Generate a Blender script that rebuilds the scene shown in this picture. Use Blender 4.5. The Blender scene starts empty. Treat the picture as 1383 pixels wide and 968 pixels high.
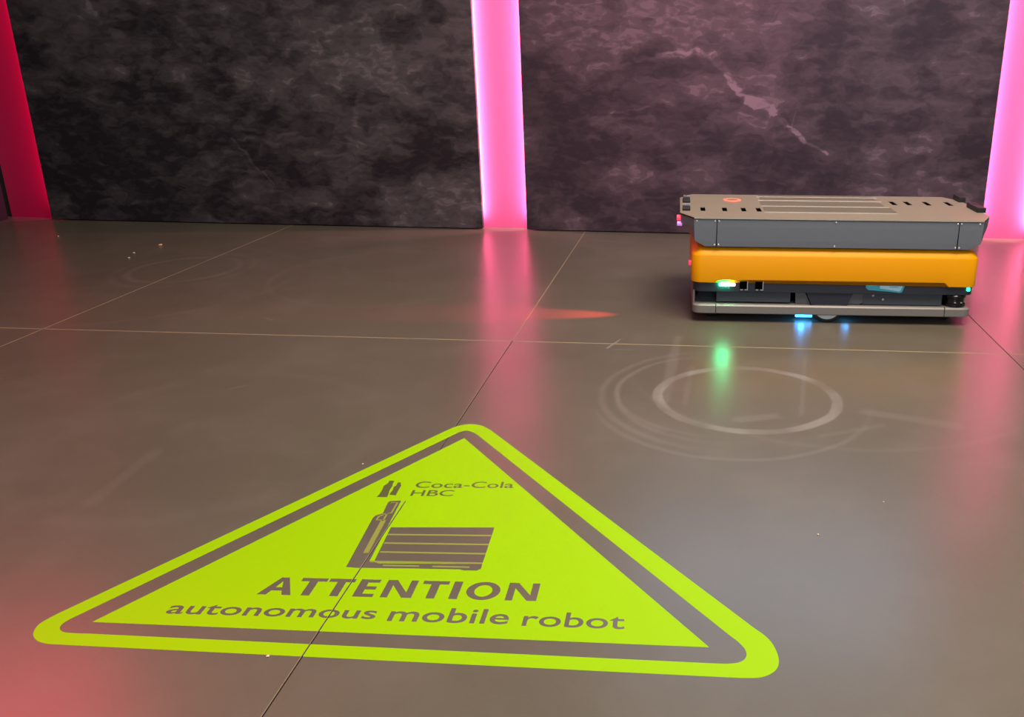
import bpy, bmesh, math, random
from mathutils import Vector, Matrix
random.seed(7)
S = bpy.context.scene
C = S.collection

# ------------------------------------------------------------------ camera
F, CX, CY, PITCH, ROLL, YAW = 1145.54, 874.90, 443.87, 0.31315, 0.00649, -0.06002
CAMZ = 1.2
def cam_axes():
    cp, sp, cyw, syw = math.cos(PITCH), math.sin(PITCH), math.cos(YAW), math.sin(YAW)
    fwd = Vector((syw*cp, cyw*cp, -sp)); right = Vector((cyw, -syw, 0)); up = right.cross(fwd)
    cr, sr = math.cos(ROLL), math.sin(ROLL)
    return cr*right + sr*up, -sr*right + cr*up, fwd
RT, UP, FW = cam_axes()
cd = bpy.data.cameras.new('camera'); cam = bpy.data.objects.new('camera', cd); C.objects.link(cam)
cam.matrix_world = Matrix(((RT.x, UP.x, -FW.x, 0), (RT.y, UP.y, -FW.y, 0), (RT.z, UP.z, -FW.z, CAMZ), (0, 0, 0, 1)))
cd.sensor_fit = 'HORIZONTAL'; cd.sensor_width = 36; cd.lens = F*36/1383
cd.shift_x = (691.5-CX)/1383; cd.shift_y = -(484-CY)/1383
cd.clip_start = .05; cd.clip_end = 60
S.camera = cam
S.view_settings.view_transform = 'Standard'; S.view_settings.look = 'None'
S.view_settings.gamma = 1; S.view_settings.exposure = 0; S.view_settings.use_curve_mapping = False

# ------------------------------------------------------------------ world and lights
w = bpy.data.worlds.new('hall'); S.world = w; w.use_nodes = True
bg = w.node_tree.nodes['Background']; bg.inputs[0].default_value = (.60, .50, .42, 1); bg.inputs[1].default_value = .30

def light(name, kind, loc, target, power, color, size=None, size_y=None, spot=None, blend=1, radius=.05, scale=None):
    d = bpy.data.lights.new(name, kind); d.energy = power; d.color = color
    if kind == 'AREA':
        d.shape = 'RECTANGLE'; d.size = size; d.size_y = size_y or size
    else: d.shadow_soft_size = radius
    if kind == 'SPOT': d.spot_size = math.radians(spot); d.spot_blend = blend
    o = bpy.data.objects.new(name, d); C.objects.link(o); o.location = loc
    o.rotation_euler = (Vector(target)-Vector(loc)).to_track_quat('-Z', 'Y').to_euler()
    if scale: o.scale = scale
    return o
light('hall_lamp', 'AREA', (1.0, 2.4, 4.2), (.5, 3.0, 0), 290, (1, .86, .70), 2.6, 2.0)
light('front_lamp', 'AREA', (.8, -2.0, 2.6), (.6, 4.0, .3), 72, (.66, .82, 1), 2.4, 1.6)
light('cool_wall_lamp', 'AREA', (.62, 5.70, 2.75), (.35, 2.0, 0), 23, (.42, .66, 1), 2.3, .9)
light('red_floor_spot', 'SPOT', (-2.6, -.6, 3.4), (-1.40, .80, 0), 330, (1, .0, .07), spot=27, blend=1, radius=.1)
light('red_hall_lamp', 'AREA', (-3.75, 3.45, 2.5), (-1.2, 1.1, 0), 26, (1, .01, .10), 1.2, .7)
light('magenta_wall_wash', 'SPOT', (.6, 2.6, 3.6), (-.25, 5.85, 1.65), 330, (1, .22, .42), spot=44, blend=1, radius=.2)
light('violet_wall_wash', 'SPOT', (1.6, 2.4, 3.0), (.9, 5.85, .75), 150, (.95, .50, .85), spot=52, blend=1, radius=.3)

# ------------------------------------------------------------------ helpers
def fl(px, py, z=0.):
    """photo pixel -> the point of the horizontal plane z that it shows"""
    d = (px-CX)/F*RT - (py-CY)/F*UP + FW
    t = (z-CAMZ)/d.z
    return Vector((0, 0, CAMZ)) + t*d

def obj(name, me, mat, parent=None, smooth=False):
    if isinstance(me, bmesh.types.BMesh):
        m = bpy.data.meshes.new(name); me.to_mesh(m); me.free(); me = m
    o = bpy.data.objects.new(name, me); C.objects.link(o)
    if mat and not me.materials: me.materials.append(mat)
    if parent: o.parent = parent
    if smooth:
        for p in me.polygons: p.use_smooth = True
        try: me.set_sharp_from_angle(angle=math.radians(35))
        except Exception: pass
    return o
def thing(name, label, cat, loc=(0, 0, 0), rz=0, group=None):
    o = bpy.data.objects.new(name, None); C.objects.link(o); o.location = loc; o.rotation_euler = (0, 0, rz)
    o.empty_display_size = .1
    o['label'] = label; o['category'] = cat
    if group: o['group'] = group
    return o
def struct(o):
    o['kind'] = 'structure'; return o
def bx(bm, x0, x1, y0, y1, z0, z1, bev=0):
    b = bmesh.new()
    vs = [b.verts.new((x, y, z)) for z in (z0, z1) for y in (y0, y1) for x in (x0, x1)]
    for f in ((0, 2, 3, 1), (4, 5, 7, 6), (0, 1, 5, 4), (2, 6, 7, 3), (0, 4, 6, 2), (1, 3, 7, 5)): b.faces.new([vs[i] for i in f])
    if bev: bmesh.ops.bevel(b, geom=list(b.edges), offset=bev, segments=2, affect='EDGES', profile=.5)
    return join(bm, b)
def join(bm, b):
    if bm is None: return b
    m = bpy.data.meshes.new('t'); b.to_mesh(m); b.free(); bm.from_mesh(m); bpy.data.meshes.remove(m); return bm
def box(*a, bev=0): return bx(None, *a, bev=bev)
def poly(loops, t, fn):
    """flat shape with holes, thickness t, placed by fn(x, y, w)"""
    bm = bmesh.new(); edges = []
    for lp in loops:
        vs = [bm.verts.new((x, y, 0)) for x, y in lp]
        edges += [bm.edges.new((vs[i], vs[(i+1) % len(vs)])) for i in range(len(vs))]
    r = bmesh.ops.triangle_fill(bm, use_beauty=True, use_dissolve=False, edges=edges)
    fs = [f for f in bm.faces]
    if t:
        e = bmesh.ops.extrude_face_region(bm, geom=fs)
        for v in e['geom']:
            if isinstance(v, bmesh.types.BMVert): v.co.z = t
    for v in bm.verts: v.co = Vector(fn(*v.co))
    bmesh.ops.recalc_face_normals(bm, faces=list(bm.faces))
    if not t:
        for f in bm.faces:
            if f.normal.z < 0: f.normal_flip()
    return bm
def loft(rings, cap0=True, cap1=True):
    bm = bmesh.new(); R_ = [[bm.verts.new(p) for p in r] for r in rings]; n = len(R_[0])
    for a, b in zip(R_, R_[1:]):
        for i in range(n): bm.faces.new((a[i], a[(i+1) % n], b[(i+1) % n], b[i]))
    if cap0: bm.faces.new(R_[0][::-1])
    if cap1: bm.faces.new(R_[-1])
    bmesh.ops.recalc_face_normals(bm, faces=list(bm.faces))
    return bm
def cyl(r, h, axis='Z', c=(0, 0, 0), n=32, prof=None):
    """lathe about an axis; prof = list of (radius, height)"""
    prof = prof or [(r-.0015, 0), (r, .0015), (r, h-.0015), (r-.0015, h)]
    rings = []
    for rr_, hh in prof:
        ring = []
        for i in range(n):
            a = 2*math.pi*i/n; x, y = rr_*math.cos(a), rr_*math.sin(a)
            p = (x, y, hh) if axis == 'Z' else ((x, hh, y) if axis == 'Y' else (hh, x, y))
            ring.append(Vector(p)+Vector(c))
        rings.append(ring)
    return loft(rings)
def catmull(pts, n=6):
    out = []; N = len(pts)
    for i in range(N):
        p0, p1, p2, p3 = [Vector(pts[(i+k) % N]) for k in (-1, 0, 1, 2)]
        for j in range(n):
            t = j/n
            out.append(.5*((2*p1)+(-p0+p2)*t+(2*p0-5*p1+4*p2-p3)*t*t+(-p0+3*p1-3*p2+p3)*t**3))
    return out

# ------------------------------------------------------------------ node helpers
class NT:
    def __init__(s, name):
        s.m = bpy.data.materials.new(name); s.m.use_nodes = True; s.t = s.m.node_tree; s.b = s.t.nodes['Principled BSDF']
    def n(s, typ, **kw):
        x = s.t.nodes.new(typ)
        for k, v in kw.items():
            if k.startswith('i_'):
                x.inputs[int(k[2:]) if k[2:].isdigit() else k[2:].replace('_', ' ')].default_value = v
            else: setattr(x, k, v)
        return x
    def l(s, a, b): s.t.links.new(a, b)
    def v(s, sock, val):
        if hasattr(val, 'is_output') or hasattr(val, 'links'): s.l(val, sock)
        else: sock.default_value = val
    def math(s, op, a, b=0., clamp=False):
        x = s.n('ShaderNodeMath', operation=op, use_clamp=clamp); s.v(x.inputs[0], a); s.v(x.inputs[1], b); return x.outputs[0]
    def ramp(s, val, *stops, mode='LINEAR'):
        x = s.n('ShaderNodeValToRGB'); r = x.color_ramp; r.interpolation = mode
        while len(r.elements) > 1: r.elements.remove(r.elements[-1])
        for i, (p, c) in enumerate(stops):
            e = r.elements[0] if i == 0 else r.elements.new(p)
            e.position = p; e.color = (c, c, c, 1) if not hasattr(c, '__len__') else (*c, 1)
        s.l(val, x.inputs[0]); return x.outputs[0]
    def noise(s, vec, scale, detail=3, rough=.5, dist=0):
        x = s.n('ShaderNodeTexNoise'); x.inputs['Scale'].default_value = scale; x.inputs['Detail'].default_value = detail
        x.inputs['Roughness'].default_value = rough; x.inputs['Distortion'].default_value = dist
        if vec is not None: s.l(vec, x.inputs['Vector'])
        return x.outputs[0]
    def mapping(s, vec, scale=(1, 1, 1), loc=(0, 0, 0), rot=(0, 0, 0)):
        x = s.n('ShaderNodeMapping'); x.inputs['Scale'].default_value = scale; x.inputs['Location'].default_value = loc
        x.inputs['Rotation'].default_value = rot; s.l(vec, x.inputs[0]); return x.outputs[0]
    def mix(s, f, a, b, blend='MIX'):
        x = s.n('ShaderNodeMix', data_type='RGBA', blend_type=blend)
        s.v(x.inputs[0], f); s.v(x.inputs[6], a if not isinstance(a, tuple) else (*a, 1)); s.v(x.inputs[7], b if not isinstance(b, tuple) else (*b, 1))
        return x.outputs[2]
    def coord(s): return s.n('ShaderNodeTexCoord').outputs['Object']
    def bump(s, h, strength=.1, dist=.002):
        x = s.n('ShaderNodeBump'); x.inputs['Strength'].default_value = strength; x.inputs['Distance'].default_value = dist
        s.l(h, x.inputs['Height']); s.l(x.outputs[0], s.b.inputs['Normal'])

def paint(name, col, rough=.4, metal=0, var=.08, grain=60, emit=None, es=1, bump=.05, spec=.5, stretch=(1, 1, 1)):
    """a painted / moulded surface with a little uneven colour and fine relief"""
    k = NT(name); co = k.mapping(k.coord(), scale=stretch)
    nz = k.noise(co, grain, 3)
    c = k.mix(nz, tuple(x*(1-var) for x in col), tuple(min(1, x*(1+var)) for x in col))
    k.l(c, k.b.inputs['Base Color']); k.b.inputs['Roughness'].default_value = rough; k.b.inputs['Metallic'].default_value = metal
    k.b.inputs['Specular IOR Level'].default_value = spec
    if bump: k.bump(nz, bump, .0008)
    if emit: k.b.inputs['Emission Color'].default_value = (*emit, 1); k.b.inputs['Emission Strength'].default_value = es
    return k.m

# ------------------------------------------------------------------ floor material: dark laminate with scuffs and wheel rings
FLOOR_ROUGH = .285
def floor_material():
    k = NT('floor_laminate'); co = k.coord(); sep = k.n('ShaderNodeSeparateXYZ'); k.l(co, sep.inputs[0]); X, Y = sep.outputs[0], sep.outputs[1]
    big = k.noise(co, .7, 3); med = k.noise(co, 6, 5, .6); fine = k.noise(k.mapping(co, (12, 60, 1)), 6, 3, .7)
    base = k.mix(k.ramp(big, (.35, 0.), (.65, 1.)), (.104, .088, .064), (.128, .109, .082))
    base = k.mix(k.math('MULTIPLY', k.ramp(fine, (.3, 0.), (.7, 1.)), .28), base, (.155, .140, .118))
    wob = k.math('MULTIPLY', k.math('SUBTRACT', med, .5), .02)
    def ring(cx, cy, r, width, amt, sy=1., mask=None, soft=.012):
        dx = k.math('SUBTRACT', X, cx); dy = k.math('MULTIPLY', k.math('SUBTRACT', Y, cy), sy)
        d = k.math('SQRT', k.math('ADD', k.math('MULTIPLY', dx, dx), k.math('MULTIPLY', dy, dy)))
        e = k.math('ABSOLUTE', k.math('SUBTRACT', k.math('ADD', d, wob), r))
        mr = k.n('ShaderNodeMapRange', interpolation_type='SMOOTHSTEP'); k.l(e, mr.inputs[0])
        mr.inputs[1].default_value = width/2+soft; mr.inputs[2].default_value = max(0, width/2-soft); mr.inputs[3].default_value = 0; mr.inputs[4].default_value = amt
        out = mr.outputs[0]
        if mask is not None: out = k.math('MULTIPLY', out, mask)
        return out
    def side(nx, ny, c, w_):   # soft half-plane: where nx*x+ny*y > c
        v = k.math('ADD', k.math('MULTIPLY', X, nx), k.math('MULTIPLY', Y, ny))
        mr = k.n('ShaderNodeMapRange', interpolation_type='SMOOTHSTEP'); k.l(v, mr.inputs[0]); mr.inputs[1].default_value = c-w_; mr.inputs[2].default_value = c+w_
        return mr.outputs[0]
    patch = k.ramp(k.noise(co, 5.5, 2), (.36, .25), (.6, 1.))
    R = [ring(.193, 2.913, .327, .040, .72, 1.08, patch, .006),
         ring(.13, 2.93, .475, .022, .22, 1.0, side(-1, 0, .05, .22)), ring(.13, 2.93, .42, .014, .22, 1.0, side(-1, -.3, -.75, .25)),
         ring(.13, 2.90, .50, .012, .20, 1.0, side(0, -1, -2.7, .25)), ring(.10, 2.95, .39, .010, .20, 1.0, side(-1, 0, .0, .2)),
         ring(-2.96, 4.60, .285, .035, .24, .95, patch, .02), ring(-2.96, 4.60, .36, .02, .14, .9, patch, .02), ring(-3.1, 4.35, .85, .03, .10, 1., patch, .02),
         ring(-1.75, 4.55, .62, .025, .14, 1., patch, .02), ring(-1.6, 4.9, .5, .02, .10, 1., patch), ring(.55, 3.35, .85, .02, .10, 1., side(0, -1, -3.0, .3)),
         ring(-1.6, 2.45, .55, .05, .06, 1., patch, .03), ring(-.2, 5.9, .7, .02, .12, 1., patch)]
    tot = R[0]
    for r_ in R[1:]: tot = k.math('ADD', tot, r_)
    # straight tyre trails and hazy wipes
    def trail(ax, ay, bx_, by_, width, amt):
        L = math.hypot(bx_-ax, by_-ay); tx, ty = (bx_-ax)/L, (by_-ay)/L
        s_ = k.math('ADD', k.math('MULTIPLY', k.math('SUBTRACT', X, ax), tx), k.math('MULTIPLY', k.math('SUBTRACT', Y, ay), ty))
        s_ = k.math('MINIMUM', k.math('MAXIMUM', s_, 0.), L)
        qx = k.math('SUBTRACT', X, k.math('ADD', k.math('MULTIPLY', s_, tx), ax)); qy = k.math('SUBTRACT', Y, k.math('ADD', k.math('MULTIPLY', s_, ty), ay))
        d = k.math('SQRT', k.math('ADD', k.math('MULTIPLY', qx, qx), k.math('MULTIPLY', qy, qy)))
        mr = k.n('ShaderNodeMapRange', interpolation_type='SMOOTHSTEP'); k.l(k.math('ADD', d, wob), mr.inputs[0])
        mr.inputs[1].default_value = width; mr.inputs[2].default_value = width*.3; mr.inputs[3].default_value = 0; mr.inputs[4].default_value = amt
        return mr.outputs[0]
    for (a, b, wd, am) in (((896, 542), (916, 455), .03, .24), ((925, 545), (935, 495), .016, .14), ((1082, 560), (1088, 480), .014, .16), ((1170, 556), (1290, 575), .04, .16), ((1000, 566), (1045, 562), .035, .22),
                           ((820, 470), (838, 458), .008, .8), ((826, 472), (860, 472), .003, .35), ((820, 649), (870, 652), .003, .45), ((120, 680), (210, 610), .03, .10),
                           ((795, 324), (850, 327), .010, .30), ((310, 525), (335, 520), .006, .3), ((1110, 588), (1190, 575), .02, .12), ((355, 428), (368, 432), .008, .35), ((470, 480), (450, 482), .004, .3)):
        A_, B_ = fl(*a), fl(*b); tot = k.math('ADD', tot, trail(A_.x, A_.y, B_.x, B_.y, wd, am))
    sc_ = k.ramp(k.noise(k.mapping(co, (1.2, 26, 1), rot=(0, 0, .10)), 3.0, 2, .6), (.66, 0.), (.72, .16))
    tot = k.math('ADD', tot, k.math('MULTIPLY', sc_, k.ramp(k.noise(co, 1.3, 2), (.5, 0.), (.62, 1.))), True)
    dust = k.math('MULTIPLY', k.ramp(k.noise(co, 2.6, 4, .65), (.45, 0.), (.8, 1.)), .2)
    tot = k.math('ADD', tot, dust, True)
    col = k.mix(tot, base, (.23, .205, .180))
    k.l(col, k.b.inputs['Base Color'])
    ro = k.math('ADD', k.math('MULTIPLY', tot, .14), k.math('ADD', k.math('MULTIPLY', med, .05), FLOOR_ROUGH-.025))
    k.l(ro, k.b.inputs['Roughness']); k.b.inputs['Specular IOR Level'].default_value = .68
    k.bump(k.noise(k.mapping(co, (60, 260, 1)), 3, 2), .05, .0006)
    return k.m
M = {}
M['floor'] = floor_material()
M['joint_pale'] = paint('joint_pale_dust', (.30, .25, .15), .7, var=.3, grain=9)
M['joint_dark'] = paint('joint_dark_gap', (.012, .010, .009), .8)
M['subfloor'] = paint('subfloor_board', (.02, .018, .016), .9)

# ------------------------------------------------------------------ the floor: large laminate sheets with recessed joints
floor = struct(obj('floor', box(-5.35, 3.9, -1.6, 6.2, -.06, -.0185), M['subfloor']))
xs = [-5.40, -2.951, -.8035, 1.3225, 3.80]; ys = [-1.5, 1.035, 3.475, 6.15]
g = .0016
for i in range(4):
    for j in range(3):
        obj('floor_sheet', box(xs[i]+g, xs[i+1]-g, ys[j]+g, ys[j+1]-g, -.018, 0, bev=.0004), M['floor'], floor)
for x in xs[1:4]:
    for j in range(3):
        pale = (x < -2) or (j == 2)
        if x > 1: pale = False
        # dust-filled edge beside the open joint
        if pale: obj('joint_dust', box(x-.0020, x+.0020, ys[j]+.004, ys[j+1]-.004, -.017, .0004), M['joint_pale'], floor)
        else:
            # raised edge, sunk below the sign where projected light washes the joint out
            cuts = [(ys[j]+.004, ys[j+1]-.004, 1)] if not (j == 1 and x < 1) else [(ys[j]+.004, 2.075, 1), (2.075, 2.60, 0), (2.60, ys[j+1]-.004, 1)]
            for ya, yb, proud in cuts:
                tz = .0007 if proud else -.0005
                obj('joint_dust', box(x-.0026, x-.0012, ya, yb, -.004, tz), M['joint_pale' if x < 1 else 'joint_dark'], floor)
                obj('joint_gap', box(x-.0012, x+.0008, ya, yb, -.004, tz-.0001), M['joint_dark'], floor)
for i in range(4):
    obj('joint_dust', box(xs[i]+.004, xs[i+1]-.004, 3.475-.0036, 3.475+.0036, -.017, .0004), M['joint_pale'], floor)

# ------------------------------------------------------------------ back wall: printed dark panels
def wy(x): return 5.876-.018*x
def wall_material(name, seed, tint_lo, tint_hi, veins, blobs, cut=0.):
    k = NT(name); co = k.coord(); sep = k.n('ShaderNodeSeparateXYZ'); k.l(co, sep.inputs[0]); X, Z = sep.outputs[0], sep.outputs[2]
    c2 = k.mapping(co, (1, 1, 1.25), loc=(seed, seed*.3, seed*.7))
    wn = k.n('ShaderNodeTexNoise'); wn.inputs['Scale'].default_value = 9; wn.inputs['Detail'].default_value = 2; k.l(c2, wn.inputs['Vector'])
    wv = k.n('ShaderNodeVectorMath', operation='SCALE'); sb = k.n('ShaderNodeVectorMath', operation='SUBTRACT'); k.l(wn.outputs[1], sb.inputs[0]); sb.inputs[1].default_value = (.5, .5, .5)
    k.l(sb.outputs[0], wv.inputs[0]); wv.inputs['Scale'].default_value = .10
    ad = k.n('ShaderNodeVectorMath', operation='ADD'); k.l(c2, ad.inputs[0]); k.l(wv.outputs[0], ad.inputs[1]); W = ad.outputs[0]
    # hard-edged camouflage patches in a few tones
    a = k.noise(k.mapping(W, (1.0, 1, 1.35)), 3.0, 2, .5); b = k.noise(k.mapping(W, (1, 1, 1.9), loc=(5, 2, 1)), 6.5, 1.5, .5); c = k.noise(W, 1.5, 2, .5)
    add = k.math('MULTIPLY', k.math('SUBTRACT', c, .5), .55)
    for (bx_, bz, rx_, rz_, am) in blobs:
        dx = k.math('DIVIDE', k.math('SUBTRACT', X, bx_), rx_); dz = k.math('DIVIDE', k.math('SUBTRACT', Z, bz), rz_)
        d = k.math('SQRT', k.math('ADD', k.math('MULTIPLY', dx, dx), k.math('MULTIPLY', dz, dz)))
        mr = k.n('ShaderNodeMapRange', interpolation_type='SMOOTHSTEP'); k.l(d, mr.inputs[0]); mr.inputs[1].default_value = 1; mr.inputs[2].default_value = .15; mr.inputs[3].default_value = 0; mr.inputs[4].default_value = am
        add = k.math('ADD', add, mr.outputs[0])
    va = k.math('ADD', a, add); vb = k.math('ADD', b, k.math('MULTIPLY', add, .8))
    t1 = k.ramp(va, (.38+cut, 0.), (.388+cut, .16), (.46+cut, .20), (.466+cut, .40), (.54+cut, .44), (.546+cut, .68), (.62+cut, .74), (.628+cut, 1.))
    t2 = k.ramp(vb, (.50+cut, 0.), (.506+cut, .34), (.59+cut, .42), (.596+cut, .95))
    tt = k.math('ADD', k.math('MULTIPLY', t1, .70), k.math('MULTIPLY', t2, .38))
    sm = k.noise(k.mapping(W, (1, 1, 1.8)), 14, 1.5, .5)
    tt = k.math('ADD', tt, k.math('MULTIPLY', k.math('SUBTRACT', k.ramp(sm, (.44, 0.), (.45, .5), (.56, .5), (.57, 1.)), .5), .20))
    wx_ = k.n('ShaderNodeSeparateXYZ'); k.l(wv.outputs[0], wx_.inputs[0])
    VX = k.math('ADD', X, k.math('MULTIPLY', wx_.outputs[0], .7)); VZ = k.math('ADD', Z, k.math('MULTIPLY', wx_.outputs[2], .7))
    vmax = 0.
    for (ax, az, bx_, bz, wd, am) in veins:
        L = math.hypot(bx_-ax, bz-az); tx, tz = (bx_-ax)/L, (bz-az)/L
        s_ = k.math('ADD', k.math('MULTIPLY', k.math('SUBTRACT', VX, ax), tx), k.math('MULTIPLY', k.math('SUBTRACT', VZ, az), tz))
        s_ = k.math('MINIMUM', k.math('MAXIMUM', s_, 0.), L)
        qx = k.math('SUBTRACT', VX, k.math('ADD', k.math('MULTIPLY', s_, tx), ax)); qz = k.math('SUBTRACT', VZ, k.math('ADD', k.math('MULTIPLY', s_, tz), az))
        d = k.math('SQRT', k.math('ADD', k.math('MULTIPLY', qx, qx), k.math('MULTIPLY', qz, qz)))
        mr = k.n('ShaderNodeMapRange', interpolation_type='SMOOTHSTEP'); k.l(d, mr.inputs[0]); mr.inputs[1].default_value = wd; mr.inputs[2].default_value = wd*.35; mr.inputs[3].default_value = 0; mr.inputs[4].default_value = am
        vmax = k.math('MAXIMUM', vmax, mr.outputs[0])
    vmax = k.math('MULTIPLY', vmax, k.ramp(sm, (.36, .60), (.52, 1.)))
    tt = k.math('ADD', tt, vmax)
    tt = k.math('MULTIPLY', tt, .72, True)
    col = k.ramp(tt, (0, tint_lo), (.72, tint_hi), (1, tuple(2.3*q_ for q_ in tint_hi)))
    weave = k.noise(k.mapping(co, (260, 1, 900)), 1, 2)
    col = k.mix(k.math('MULTIPLY', weave, .22), col, (.012, .010, .012))
    k.l(col, k.b.inputs['Base Color']); k.b.inputs['Roughness'].default_value = .62; k.b.inputs['Specular IOR Level'].default_value = .25
    k.bump(k.noise(k.mapping(co, (500, 1, 500)), 1, 2), .12, .0006)
    return k.m
M['wallL'] = wall_material('printed_panel_charcoal', 3.1, (.019, .014, .021), (.104, .086, .098),
    [(-3.32, .62, -3.22, .50, .018, .35), (-3.22, .50, -3.06, .30, .012, .35), (-2.60, .62, -2.35, .55, .008, .3), (-2.34, .95, -2.42, .72, .025, .3), (-2.9, 1.22, -2.55, 1.2, .008, .25)],
    [(-2.25, 1.0, .55, .55, .22), (-1.95, .15, .60, .30, .20), (-3.55, 1.25, .35, .3, .10), (-4.2, .6, .8, .8, -.16), (-2.9, .45, .5, .4, -.10), (-1.75, 1.4, .35, .4, .12), (-2.9, 1.35, .4, .2, -.06)], .02)
M['wallR'] = wall_material('printed_panel_pink_lit', 9.4, (.032, .022, .033), (.098, .068, .088),  # plum cast of the pink light is put into this base colour
    [(-.30, 1.19, -.05, 1.21, .03, .35), (-.05, 1.21, .06, 1.19, .035, .45), (.06, 1.19, .22, 1.0, .035, .50), (.22, 1.0, .30, .91, .03, .55), (.30, .91, .46, .865, .035, .60), (.46, .865, .56, .76, .035, .70), (.56, .76, .70, .645, .022, .8), (.70, .645, .86, .57, .014, .6),
     (-.62, .82, -.36, .87, .010, .25), (-.60, .78, -.30, .80, .012, .2), (.60, .76, .63, .85, .008, .4), (.62, 1.17, .70, 1.22, .012, .3), (-1.12, 1.15, -.85, 1.12, .006, .15)],
    [(-.55, 1.40, .75, .45, .16), (.05, 1.45, .6, .35, .14), (-.05, .95, .45, .28, .05), (.35, .55, .5, .3, -.12), (1.35, .75, .6, .5, .08), (-.9, .55, .4, .5, -.08), (1.1, 1.5, .3, .2, .12), (1.5, .25, .5, .3, .08), (-.3, .45, .5, .25, .04)], .0)
M['panel_edge'] = paint('panel_edge', (.10, .05, .075), .6)
M['black'] = paint('black_backing', (.012, .010, .012), .8)
WH = 2.45
back = struct(obj('wall_back', loft([[(x, y0+wy(x), z) for x, y0 in ((-5.35, .10), (3.85, .10), (3.85, .16), (-5.35, .16))] for z in (0, WH)]), M['black']))
def wpanel(x0, x1, mat):
    t = .035
    bm = loft([[(x0, wy(x0), z), (x1, wy(x1), z), (x1, wy(x1)+t, z), (x0, wy(x0)+t, z)] for z in (.007, WH)])
    bmesh.ops.bevel(bm, geom=list(bm.edges), offset=.0015, segments=1, affect='EDGES')
    o = obj('wall_panel', bm, mat, back); return o
wpanel(-4.800, -1.540, M['wallL']).__setitem__('label', 'dark charcoal panel with marbled camouflage print')
wpanel(-1.220, 1.921, M['wallR']).__setitem__('label', 'dark panel, pink light painted into its plum tint, with pale vein running down')
wpanel(2.236, 3.80, M['wallR'])
left = struct(obj('wall_left', box(-5.21, -5.135, 1.2, 5.955, 0, WH), M['black']))

# ------------------------------------------------------------------ lit recesses between the panels
def board_mat(name, col): return paint(name, col, .6, var=.02, grain=4, bump=.02)
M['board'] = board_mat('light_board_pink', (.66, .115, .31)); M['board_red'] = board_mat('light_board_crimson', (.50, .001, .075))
M['alu'] = paint('led_profile', (.5, .5, .5), .4, metal=.6)
def column(x0, x1, label, color, power_l, power_r, board='board'):
    cx = (x0+x1)/2; y = wy(cx)
    t = thing('light_column', label, 'light', (cx, y+.07, 0), -.018)
    hw = (x1-x0)/2
    obj('back_board', box(-hw-.065, hw+.065, .012, .024, 0, WH), M[board], t)
    for s, p in ((-1, power_l), (1, power_r)):
        if not p: continue
        xx = s*(hw+.048)
        obj('led_profile', box(min(xx, xx+s*.012), max(xx, xx+s*.012), -.028, .010, .03, WH), M['alu'], t)
        d = bpy.data.lights.new('led_strip_light', 'AREA'); d.shape = 'RECTANGLE'; d.size = .02; d.size_y = WH-.10; d.energy = p; d.color = color
        o = bpy.data.objects.new('led_strip_light', d); C.objects.link(o); o.parent = t
        o.location = (xx-s*.002, -.010, WH/2+.03)
        o.rotation_euler = Matrix(((0, -0, 1), (0, 1, 0), (-1, 0, 0))).to_euler()
        dirv = Vector((-s*.94, .34, 0)).normalized(); z = -dirv; yv = Vector((0, 0, 1)); xv = yv.cross(z)
        o.rotation_euler = Matrix(((xv.x, yv.x, z.x), (xv.y, yv.y, z.y), (xv.z, yv.z, z.z))).to_euler()
    return t
column(-1.534, -1.222, 'bright pink backlit strip between the two dark wall panels', (1, .40, .50), 18, 34)
column(1.921, 2.236, 'bright pink backlit strip at the right edge, behind the robot', (1, .40, .50), 30, 30)
column(-5.118, -4.800, 'dim crimson backlit strip at the far left corner', (1, .01, .34), 0, 10, 'board_red')

# ------------------------------------------------------------------ projected warning sign on the floor
M['lime'] = paint('lime_projected_light', (.305, .57, .0), .45, var=.01, grain=30, bump=.0, spec=.12)  # projected light put into the colour of a thin lime layer
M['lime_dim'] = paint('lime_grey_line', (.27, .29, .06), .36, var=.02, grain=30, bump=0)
M['print'] = M['floor']  # letters and symbols: floor left unlit by the projection, laid on as shapes
M['sign_olive'] = paint('olive_lettering', (.10, .11, .035), .33, var=.05, grain=30, bump=0)
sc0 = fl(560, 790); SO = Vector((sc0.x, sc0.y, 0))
sign = thing('floor_sign', 'large lime yellow warning triangle with rounded corners reading ATTENTION, projected light painted as flat shapes on floor', 'sign', tuple(SO))
def P2(pts): return [((fl(*p)-SO).x, (fl(*p)-SO).y) for p in pts]
def flat(name, loops, mat, z0, t=.00012):
    o = obj(name, poly(loops, t, lambda x, y, w_: (x, y, z0+w_)), mat, sign)
    return o
# outer ring boundaries: straight edges with smooth corners (traced corner points)
def smooth_loop(segs):
    out = []
    for s_ in segs:
        pts = [Vector(p) for p in s_]
        ext = [pts[0]*2-pts[1]]+pts+[pts[-1]*2-pts[-2]]
        for i in range(1, len(ext)-2):
            p0, p1, p2, p3 = ext[i-1:i+3]
            for j in range(5):
                t = j/5
                out.append(.5*((2*p1)+(-p0+p2)*t+(2*p0-5*p1+4*p2-p3)*t*t+(-p0+3*p1-3*p2+p3)*t**3))
        out.append(pts[-1])
    return [(v.x, v.y) for v in out]
outer = smooth_loop([P2([(600, 582.6), (615.7, 576.0), (633, 572.8), (650, 574.6), (663, 581)]),
                     P2([(1018, 847.5), (1034, 859), (1045.6, 873), (1052, 892), (1046.5, 906), (1028, 914.5), (1000, 915.4)]),
                     P2([(85, 870.6), (64, 869.2), (50, 865), (44.8, 856), (52, 843.5), (72, 831.5), (95, 820.5)])])
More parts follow.
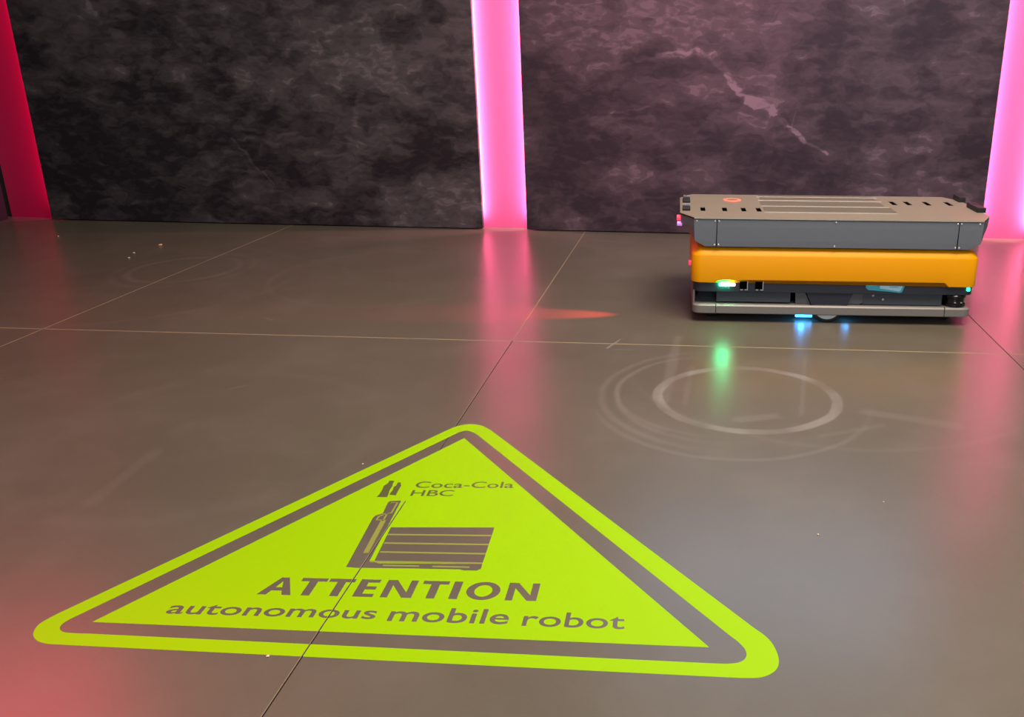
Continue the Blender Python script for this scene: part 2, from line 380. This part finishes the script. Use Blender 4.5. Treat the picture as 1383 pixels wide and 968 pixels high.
inner = smooth_loop([P2([(612, 587.4), (622, 583), (631, 581.5), (641, 584.8), (650, 591.2)]),
                     P2([(985, 857.5), (998, 867.6), (1006.9, 878), (1007.5, 887), (1000, 893.6), (984, 896.1), (960, 895.5)]),
                     P2([(120, 855.5), (100, 854.8), (85.5, 853.2), (80.6, 848), (86, 841), (98, 834.2), (112, 827.6)])])
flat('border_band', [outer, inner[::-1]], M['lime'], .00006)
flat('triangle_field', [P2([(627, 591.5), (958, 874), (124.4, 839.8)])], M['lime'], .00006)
Z1 = .00030; Z2 = .00046
def shape(name, pts, mat='print', z=Z1): flat(name, [P2(pts)], M[mat], z)  # 'print' is floor left unlit by the projection
def stroke(name, pts, wpx, mat='lime_dim', z=Z2):
    """thin line of the painted projector light through photo pixels, width in metres"""
    q = P2(pts); n = len(q); a, b = [], []
    for i in range(n):
        d = Vector(q[min(i+1, n-1)])-Vector(q[max(i-1, 0)]); d.normalize(); nn = Vector((-d.y, d.x))*wpx/2
        a.append(tuple(Vector(q[i])+nn)); b.append(tuple(Vector(q[i])-nn))
    flat(name, [a+b[::-1]], M[mat], z)
# forklift and pallet pictogram
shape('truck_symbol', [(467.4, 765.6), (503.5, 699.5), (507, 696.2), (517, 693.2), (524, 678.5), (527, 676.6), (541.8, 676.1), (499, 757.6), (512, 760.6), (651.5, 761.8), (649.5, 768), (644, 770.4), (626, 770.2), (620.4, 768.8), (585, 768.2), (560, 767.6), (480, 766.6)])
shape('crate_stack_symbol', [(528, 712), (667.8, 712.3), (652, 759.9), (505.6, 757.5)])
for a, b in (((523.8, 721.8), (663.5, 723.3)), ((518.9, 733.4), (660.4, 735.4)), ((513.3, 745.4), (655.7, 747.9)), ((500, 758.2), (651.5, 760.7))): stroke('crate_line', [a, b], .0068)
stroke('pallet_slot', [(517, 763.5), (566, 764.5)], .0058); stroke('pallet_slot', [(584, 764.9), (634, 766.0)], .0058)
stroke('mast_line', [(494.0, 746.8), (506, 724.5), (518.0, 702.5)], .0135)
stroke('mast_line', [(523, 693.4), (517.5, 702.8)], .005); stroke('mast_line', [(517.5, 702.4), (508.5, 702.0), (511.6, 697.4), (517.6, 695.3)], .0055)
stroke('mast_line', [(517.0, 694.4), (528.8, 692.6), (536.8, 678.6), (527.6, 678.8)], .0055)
# two-bottle emblem and lettering
bq = lambda pts: [(500+x/11.525, 640+y/11.525) for x, y in pts]
shape('bottle_emblem', bq([(98, 358), (262, 360), (290, 300), (300, 255), (345, 190), (352, 150), (378, 108), (300, 104), (282, 140), (212, 186), (190, 240), (140, 320)]), 'sign_olive')
shape('bottle_emblem', bq([(300, 322), (400, 332), (430, 270), (468, 205), (484, 180), (472, 150), (484, 134), (430, 132), (406, 180), (368, 200), (350, 255), (318, 290)]), 'sign_olive')
def words(name, txt, p0, p1, cap, mat, bold=.0, z=Z1, spacing=1.0, tall=None):
    cu = bpy.data.curves.new('t', 'FONT'); cu.body = txt; cu.size = 1; cu.offset = bold; cu.space_character = spacing; cu.resolution_u = 6
    o = bpy.data.objects.new('t', cu); C.objects.link(o)
    me = bpy.data.meshes.new_from_object(o.evaluated_get(bpy.context.evaluated_depsgraph_get()))
    bpy.data.objects.remove(o)
    xs_ = [v.co.x for v in me.vertices]; ys_ = [v.co.y for v in me.vertices]; x0, x1, y1 = min(xs_), max(xs_), max(ys_); y0 = tall if tall is not None else min(ys_)
    A_, B_ = fl(*p0), fl(*p1); D = (B_-A_); D.z = 0; nrm = Vector((-D.y, D.x, 0)).normalized()
    for v in me.vertices:
        q = A_ + D*((v.co.x-x0)/(x1-x0)) + nrm*cap*((v.co.y-y0)/(y1-y0)) - SO
        v.co = (q.x, q.y, z)
    tb = bmesh.new(); tb.from_mesh(me); bmesh.ops.remove_doubles(tb, verts=list(tb.verts), dist=.00002); bmesh.ops.dissolve_degenerate(tb, edges=list(tb.edges), dist=.00005); tb.normal_update()
    for f_ in tb.faces:
        if f_.normal.z < 0: f_.normal_flip()
    tb.to_mesh(me); tb.free(); me.materials.clear(); me.materials.append(M[mat])
    o = obj(name, me, None, sign)
    return o
h1 = (fl(725.6, 788)-fl(724, 811.5)).length; h2 = (fl(761.7, 827.2)-fl(760.3, 847.3)).length; h3 = (fl(560, 650.6)-fl(560, 658.9)).length
STEM = .175
def glyph(ch):
    c_, t_, st = .714, .135, STEM
    if ch == 'A': return .690, [[(0, 0), (.265, c_), (.425, c_), (.690, 0), (.505, 0), (.452, .170), (.238, .170), (.185, 0)], [(.276, .300), (.414, .300), (.345, .560)]]
    if ch == 'T': m_ = .29; return .580, [[(m_-st/2, 0), (m_-st/2, c_-t_), (.02, c_-t_), (.02, c_), (.56, c_), (.56, c_-t_), (m_+st/2, c_-t_), (m_+st/2, 0)]]
    if ch == 'E': return .560, [[(.09, 0), (.09, c_), (.50, c_), (.50, c_-.125), (.09+st, c_-.125), (.09+st, .43), (.48, .43), (.48, .305), (.09+st, .305), (.09+st, .125), (.50, .125), (.50, 0)]]
    if ch == 'N': return .813, [[(.09, 0), (.09, c_), (.285, c_), (.575, .215), (.575, c_), (.723, c_), (.723, 0), (.528, 0), (.238, .505), (.238, 0)]]
    if ch == 'I': return .331, [[(.08, 0), (.08, c_), (.08+st, c_), (.08+st, 0)]]
    if ch == 'O':
        o_ = [(.40+.345*math.cos(a), .357+.369*math.sin(a)) for a in [2*math.pi*i/32 for i in range(32)]]
        i_ = [(.40+.182*math.cos(a), .357+.238*math.sin(a)) for a in [2*math.pi*i/28 for i in range(28)]]
        return .798, [o_, i_[::-1]]
def headline(txt, p0, p1, cap):
    A_, B_ = fl(*p0)-SO, fl(*p1)-SO; D = B_-A_; D.z = 0; nn = Vector((-D.y, D.x, 0)).normalized()
    total = sum(glyph(c)[0] for c in txt)-.09
    x = 0
    for c in txt:
        adv, loops = glyph(c)
        lp = []
        for l_ in loops:
            lp.append([(lambda q: (q.x, q.y))(A_+D*((x+gx)/total)+nn*cap*(gy/.714)) for gx, gy in l_])
        flat('letter', lp, M['print'], Z1); x += adv
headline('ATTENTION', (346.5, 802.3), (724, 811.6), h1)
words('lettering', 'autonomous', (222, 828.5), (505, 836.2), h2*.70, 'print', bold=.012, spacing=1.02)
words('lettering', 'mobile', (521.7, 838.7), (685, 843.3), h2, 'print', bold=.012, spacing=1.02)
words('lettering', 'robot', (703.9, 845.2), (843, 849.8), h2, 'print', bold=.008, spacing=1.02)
words('lettering', 'Coca-Cola', (559.5, 658.8), (693, 659.1), h3, 'sign_olive', bold=.010)
words('lettering', 'HBC', (553.4, 669.8), (611, 670.0), h3*.92, 'sign_olive', bold=.010)

# ------------------------------------------------------------------ the mobile robot
RX, RY, RR, LU, DV = -.0213, 3.8249, .027, 1.3017, .665
CU, CV = LU/2, DV/2
cr, sr = math.cos(RR), math.sin(RR)
def rw(u, v, z=0): return (RX+cr*u-sr*v, RY+sr*u+cr*v, z)
robot = thing('mobile_robot', 'low yellow and grey autonomous mobile robot parked before the right wall panel', 'robot', rw(CU, CV), RR)
def U(bm):
    for v in bm.verts: v.co.x -= CU; v.co.y -= CV
    return bm
def rob(name, bm, mat, smooth=False, parent=None, label=None):
    o = obj(name, U(bm), mat, parent or robot, smooth)
    if label: o['label'] = label
    return o
M['deck_top'] = paint('deck_top_sheet', (.265, .212, .155), .45, metal=.10, var=.05, grain=8, bump=.03)
M['deck_side'] = paint('deck_side_grey', (.150, .168, .205), .45, var=.04, grain=40, bump=.04)
M['slat'] = paint('brushed_slat', (.25, .205, .15), .34, metal=.35, var=.45, grain=5, bump=.05, stretch=(1, 14, 1))
M['slat_edge'] = paint('slat_edge', (.52, .47, .40), .35, metal=.3)
M['yellow'] = paint('yellow_shell', (.80, .33, .0005), .42, var=.02, grain=50, bump=.03, spec=.2)
M['dark'] = paint('dark_body', (.020, .024, .040), .5)
M['inner'] = paint('inner_panel', (.050, .062, .078), .5)
M['inner_light'] = paint('inner_bracket', (.11, .115, .13), .45, metal=.2)
M['frame'] = paint('bumper_frame', (.215, .200, .195), .45, metal=.1, var=.04)
M['rubber'] = paint('black_rubber', (.010, .010, .011), .55)
M['gloss'] = paint('gloss_black', (.008, .008, .010), .12, bump=0)
M['hub'] = paint('wheel_hub', (.72, .82, .78), .4)
M['bolt'] = paint('bolt_head', (.62, .62, .60), .3, metal=.5, bump=0)
M['hole'] = paint('dark_hole', (.002, .002, .002), 1, bump=0, spec=0)
M['teal'] = paint('teal_label', (.03, .30, .40), .35, bump=0)
M['label_light'] = paint('label_light', (.30, .52, .68), .35, bump=0)
M['label_dark'] = paint('label_dark', (.05, .12, .18), .4, bump=0)
M['green_led'] = paint('green_led', (.05, .8, .4), .3, emit=(.02, 1, .38), es=100, bump=0)
M['white_led'] = paint('white_led', (.9, .8, .8), .3, emit=(1, .45, .40), es=10, bump=0)
M['green_dim'] = paint('green_led_dim', (.05, .8, .4), .3, emit=(.02, 1, .35), es=4, bump=0)
M['red_ring'] = paint('red_ring', (.9, .22, .15), .3, emit=(1, .25, .15), es=.5, bump=0)
M['red_lamp'] = paint('red_lamp', (.8, .05, .08), .3, emit=(1, .05, .10), es=1.0, bump=0)
M['violet_lamp'] = paint('violet_lamp', (.5, .3, .7), .3, emit=(.6, .3, .8), es=.6, bump=0)
M['blue_lamp'] = paint('blue_lamp', (.1, .5, 1), .3, emit=(.05, .42, 1), es=5, bump=0)
M['silver'] = paint('silver_line', (.45, .47, .50), .35, metal=.4, bump=0)

def octo(inL, c, c2, z, front=0.):
    """octagonal plan ring: straight front from inL to LU-inL, ends pushed out by c"""
    return [(inL, front, z), (LU-inL, front, z), (LU+c, c2, z), (LU+c, DV-c2, z), (LU-inL, DV-front, z), (inL, DV-front, z), (-c, DV-c2, z), (-c, c2, z)]
H = .4968
rob('deck_body', loft([octo(.052, -.045, .10, .362, .004), octo(.004, .008, .11, .389, .002), octo(0, .060, .116, .452), octo(0, .062, .116, .488)]), M['deck_side'])
# top plate with real openings
def rect(u0, u1, v0, v1, sk=0): return [(u0, v0), (u1, v0), (u1+sk, v1), (u0+sk, v1)]
tp = [(p[0], p[1]) for p in octo(-.001, .064, .116, 0, -.002)]
holes = [rect(u-.0115, u+.0115, .168, .272) for u in (.044, .148, .238, .310)] + [rect(u-.0125, u+.0125, .398, .512) for u in (1.0, 1.073, 1.168, 1.275)]
topp = poly([tp]+[h[::-1] for h in holes], .003, lambda x, y, w_: (x, y, H-.003+w_))
rob('top_plate', topp, M['deck_top'], label='tan grey top plate with small rectangular openings')
rob('opening_shade', loft([[(p[0]*.96+.02, p[1]*.96+.013, z) for p in tp] for z in (H-.0088, H-.0036)]), M['hole'])  # black sheet under the openings stands in for the shade inside them
rob('edge_lip', box(0, LU, -.0035, -.0015, H-.006, H-.0005), M['slat_edge'])
for v0, v1 in ((.155, .300), (.330, .465), (.500, .590), (.605, .652)):
    rob('deck_slat', box(.335+.01*(v0 > .4), .955-.02*(v0 > .3), v0, v1, H-.001, H+.0015, bev=.0006), M['slat'])
for v in (.148, .315, .4825, .5975):
    rob('slat_rail', box(.33, .95, v-.004, v+.004, H-.001, H+.003, bev=.0008), M['slat_edge'])
# ring on the deck
def annulus(cu, cv, r0, r1, z, h, n=40):
    bm = bmesh.new(); R_ = []
    for r_, zz in ((r0, z), (r0, z+h), (r1, z+h), (r1, z)):
        R_.append([bm.verts.new((cu+r_*math.cos(2*math.pi*i/n), cv+r_*math.sin(2*math.pi*i/n), zz)) for i in range(n)])
    for a in range(4):
        A_, B_ = R_[a], R_[(a+1) % 4]
        for i in range(n): bm.faces.new((A_[i], A_[(i+1) % n], B_[(i+1) % n], B_[i]))
    bmesh.ops.recalc_face_normals(bm, faces=list(bm.faces)); return bm
rob('button_ring', annulus(.199, .482, .030, .045, H, .004), M['red_ring'], label='red glowing ring on the deck')
rob('button', cyl(.028, .004, 'Z', (.199, .482, H)), M['deck_top'], True)
# bolts and panel seams on the deck side
for u in (.012, .095, .113, .641, 1.186, 1.203, 1.285):
    for z in (.480, .371):
        if (u < .05 or u > 1.25) and z < .4: continue
        rob('bolt', cyl(.0042, .004, 'Y', (u, -.003, z), 12), M['bolt'], True)
for u in (.104, 1.194): rob('seam', box(u-.0016, u+.0016, -.0008, .002, .364, .487), M['hole'])
# black connector blocks on the deck ends
for u0, u1, v0, v1, hh in ((-.052, -.016, .165, .262, .012), (-.050, -.014, .390, .520, .012), (1.336, 1.378, .205, .365, .024), (1.342, 1.376, .500, .600, .026)):
    o = rob('connector_block', box(u0, u1, v0, v1, H-.001, H+hh, bev=.003), M['rubber'])
    if u0 < 0:
        for i in range(4):
            uu = u0+.004+i*.0085
            rob('contact_pin', box(uu, uu+.004, v1-.02, v1+.008, H+hh-.002, H+hh+.006), M['bolt'], parent=o)
# corner lamp on the left end
rob('corner_lamp', cyl(.013, .028, 'X', (-.080, .135, .470), 20), M['red_lamp'], True, label='small red lamp')
rob('corner_lamp', cyl(.011, .024, 'X', (-.078, .128, .443), 20), M['violet_lamp'], True, label='small violet lamp')

# yellow shell: rounded rectangle, deeper at the corners
def rrect(u0, u1, v0, v1, r, n=7):
    pts = []
    for cu, cv, a0 in ((u0+r, v0+r, 180), (u1-r, v0+r, 270), (u1-r, v1-r, 0), (u0+r, v1-r, 90)):
        for i in range(n+1):
            a = math.radians(a0+90*i/n); pts.append((cu+r*math.cos(a), cv+r*math.sin(a)))
        if a0 == 180:
            for x in (.100, .122, .20, .65, 1.10, 1.157, 1.178): pts.append((x, v0))
        if a0 == 0:
            for x in (1.178, 1.157, .65, .122, .100): pts.append((x, v1))
    return pts
def zlow(u):
    if u <= .101: return .192
    if u >= 1.177: return .1865
    if u <= .1221: return .2035
    return .2055
Y0, Y1 = -.004, DV+.004
o0 = rrect(-.008, LU+.006, Y0, Y1, .045)
ins = rrect(.014, LU-.016, Y0+.024, Y1-.024, .035)
def sc(pts, d):   # slight inset
    return [(x+(d if x < .6 else -d)*(1 if abs(x-.65) > .5 else 0), y+(d if y < .3 else -d)) for x, y in pts]
lowr = [(x, y, zlow(x)) for x, y in o0]
rob('yellow_shell', loft([[(x, y, z) for (x, y), (_, _, z) in zip(sc(o0, .003), lowr)], [(x, y, z+.003) for x, y, z in lowr], [(x, y, .318) for x, y in o0], [(x, y, .324) for x, y in sc(o0, .003)], [(x, y, .350) for x, y in ins], [(x, y, .3535) for x, y in sc(ins, .006)]]), M['yellow'], True)
rob('lift_column', box(.12, 1.18, .08, DV-.08, .350, .366), M['dark'])
rob('red_side_lamp', cyl(.012, .016, 'X', (-.020, .10, .262), 20), M['red_lamp'], True, label='small red side lamp')
# dark body band
d0 = rrect(.002, LU-.004, .006, DV-.006, .04)
rob('body_band', loft([[(x, y, z) for x, y in d0] for z in (.148, .154, .212)]), M['dark'], True)
rob('status_light', box(.122, .172, -.004, .008, .176, .190, bev=.003), M['green_led'], label='glowing green status light')
rob('status_light', box(.172, .197, -.004, .008, .177, .188, bev=.003), M['white_led'], label='glowing pinkish white status light')
rob('status_light', box(1.262, 1.278, -.002, .010, .168, .184, bev=.003), M['green_dim'], label='small green corner light')
for u in (.218, .290):
    s_ = rob('socket', box(u, u+.034, .001, .008, .164, .202), M['hole'])
    rob('socket_rim', box(u+.034, u+.0375, .000, .008, .160, .202), M['silver'], parent=s_)
    rob('socket_rim', box(u+.003, u+.015, .000, .008, .157, .1605), M['silver'], parent=s_); rob('socket_rim', box(u+.024, u+.0375, .000, .008, .157, .1605), M['silver'], parent=s_)
# label sticker (flat print)
fz = lambda v_: (lambda x, y, w_: (x, v_-w_, y))
rob('sticker', poly([[(.797, .206), (.801, .176), (.812, .166), (.90, .160), (.960, .154), (.969, .158), (.986, .206)]], .0008, fz(.0055)), M['teal'], label='teal and pale blue sticker')
rob('sticker_field', poly([[(.862, .204), (.866, .174), (.955, .161), (.962, .166), (.976, .204)]], .0005, fz(.0045)), M['label_light'])
rob('sticker_box', poly([[(.906, .203), (.908, .189), (.950, .188), (.950, .203)], [(.909, .201), (.911, .1915), (.947, .1905), (.947, .201)][::-1]], .0004, fz(.0039)), M['label_dark'])
for i in range(5): rob('sticker_mark', box(.912+i*.007, .9165+i*.007, .0034, .0040, .1935, .1995), M['label_dark'])
rob('sticker_mark', box(.908, .948, .0034, .0040, .1815, .1835), M['label_dark']); rob('sticker_mark', box(.804, .852, .0042, .0050, .186, .189), M['label_light'])
# recessed lower body
rob('lower_core', box(.12, 1.16, .075, DV-.075, .050, .150), M['hole'])
rob('end_core', box(.028, .12, .13, DV-.13, .060, .150), M['dark']); rob('end_core', box(1.16, 1.27, .13, DV-.13, .060, .150), M['dark'])
rob('inner_panel', box(.113, .458, .022, .030, .096, .148), M['inner'])
rob('inner_panel', box(.795, 1.160, .022, .030, .092, .148), M['inner'])
rob('inner_bracket', poly([[(.480, .148), (.524, .148), (.552, .090), (.484, .090)]], .006, fz(.030)), M['inner_light'])
rob('inner_bracket', poly([[(.752, .148), (.795, .148), (.795, .098), (.780, .092), (.724, .092)]], .006, fz(.030)), M['inner_light'])
rob('wheel_cover', poly([[(.528, .149), (.748, .149), (.722, .090), (.556, .090)]], .020, fz(.032)), M['dark'])
for u, z in ((.841, .136), (.888, .117)): rob('bolt', cyl(.0055, .004, 'Y', (u, .018, z), 12), M['bolt'], True)
# bumper frame: tray with rounded corners
f0 = rrect(.000, LU-.010, -.004, DV+.004, .035)
rob('bumper_frame', loft([[(x, y, .043) for x, y in sc(f0, .004)], [(x, y, .047) for x, y in f0], [(x, y, .080) for x, y in f0], [(x, y, .0865) for x, y in sc(f0, .006)], [(x, y, .0872) for x, y in sc(f0, .03)]]), M['frame'], True)
for u in (.110, 1.170): rob('seam', box(u-.0012, u+.0012, -.0052, .01, .046, .088), M['hole'])
rob('end_post', poly([[(.004, .086), (.010, .086), (.010, .150), (.004, .150)]], .30, lambda x, y, w_: (x, .02+w_, y)), M['frame'])
# scanners at opposite corners
lid = rob('laser_scanner', cyl(.05, .05, 'Z', (1.226, .056, .0875), 36, [(.048, 0), (.052, .002), (.052, .012), (.046, .016), (.046, .040), (.052, .044), (.052, .054), (.048, .058)]), M['gloss'], True)
for a in (-60, -25, 10):  # silver chips painted in as highlights on the glossy scanner
    x, y = 1.226+.049*math.sin(math.radians(-a+0)), .056-.049*math.cos(math.radians(a))
    rob('scanner_glint', box(x-.004, x+.004, y-.004, y+.003, .108, .112), M['silver'], parent=lid)
# wheels
def wheel(name, u, v, r, wd, hub):
    t = rob(name, cyl(r, wd, 'Y', (u, v, r), 40, [(r-.004, 0), (r, .004), (r, wd-.004), (r-.004, wd)]), M['rubber'], True)
    if hub: rob('hub', cyl(hub, wd+.006, 'Y', (u, v-.003, r), 32), M['hub'], True, parent=t)
wheel('drive_wheel', .634, .022, .080, .035, .064)
wheel('drive_wheel', .634, DV-.09, .080, .035, .056)
for u in (.09, 1.21):
    for v in (.10, DV-.13): wheel('caster_wheel', u, v, .030, .026, 0)
# blue floor light under the chassis
rob('underglow_lamp', box(.492, .572, .060, .072, .012, .0432, bev=.003), M['blue_lamp'], label='blue lamp under the chassis')
rob('underglow_lamp', box(.712, .745, .060, .072, .024, .0432, bev=.003), M['blue_lamp'], label='blue lamp under the chassis')
def rlight(name, kind, loc, target, power, color, **kw): return light(name, kind, rw(*loc), rw(*target), power, color, **kw)
rlight('underglow_light', 'POINT', (.52, .045, .030), (.535, .085, 0), .16, (.04, .40, 1), radius=.012)
rlight('underglow_light', 'POINT', (.735, .045, .030), (.745, .085, 0), .03, (.04, .40, 1), radius=.012)
rlight('red_side_beam', 'SPOT', (-.045, .10, .262), (-.75, .085, 0), 95, (1, .04, .04), spot=42, blend=.8, radius=.012, scale=(.42, 1, 1))
rlight('lamp_glow', 'POINT', (-.055, .07, .345), (0, 0, 0), .06, (1, .08, .06), radius=.01)

# ------------------------------------------------------------------ crumbs on the floor
M['crumb'] = paint('pale_crumb', (.70, .62, .45), .8); M['crumb_o'] = paint('orange_crumb', (.85, .50, .22), .8)
def crumb(px, py, r, label, mat='crumb'):
    p = fl(px, py); bm = bmesh.new(); bmesh.ops.create_icosphere(bm, subdivisions=2, radius=r)
    for v in bm.verts: v.co *= random.uniform(.75, 1.2); v.co.z *= .5
    zm = min(v.co.z for v in bm.verts)
    for v in bm.verts: v.co.z -= zm
    o = obj('crumb', bm, M[mat]); o.location = (p.x, p.y, 0); o['label'] = label; o['category'] = 'crumb'; o['group'] = 'crumbs scattered on the floor'
crumb(217, 331.5, .011, 'biggest orange crumb on the floor near the crimson strip', 'crumb_o')
crumb(181, 342, .007, 'small pale crumb, upper of a pair left of the orange crumb')
crumb(174.5, 348.5, .007, 'small pale crumb, lower of a pair left of the orange crumb')
crumb(79, 319.5, .006, 'tiny crumb at the foot of the crimson strip', 'crumb_o')
crumb(362, 886.5, .0035, 'pale crumb just below the bottom edge of the lime triangle')
crumb(490, 627, .003, 'tiny pale crumb just above the left slope of the lime triangle')
crumb(1105, 722, .0028, 'tiny white crumb on bare floor right of the lime triangle')
crumb(1193.5, 678, .0025, 'tiny white crumb farther right on bare floor below the pale ring')
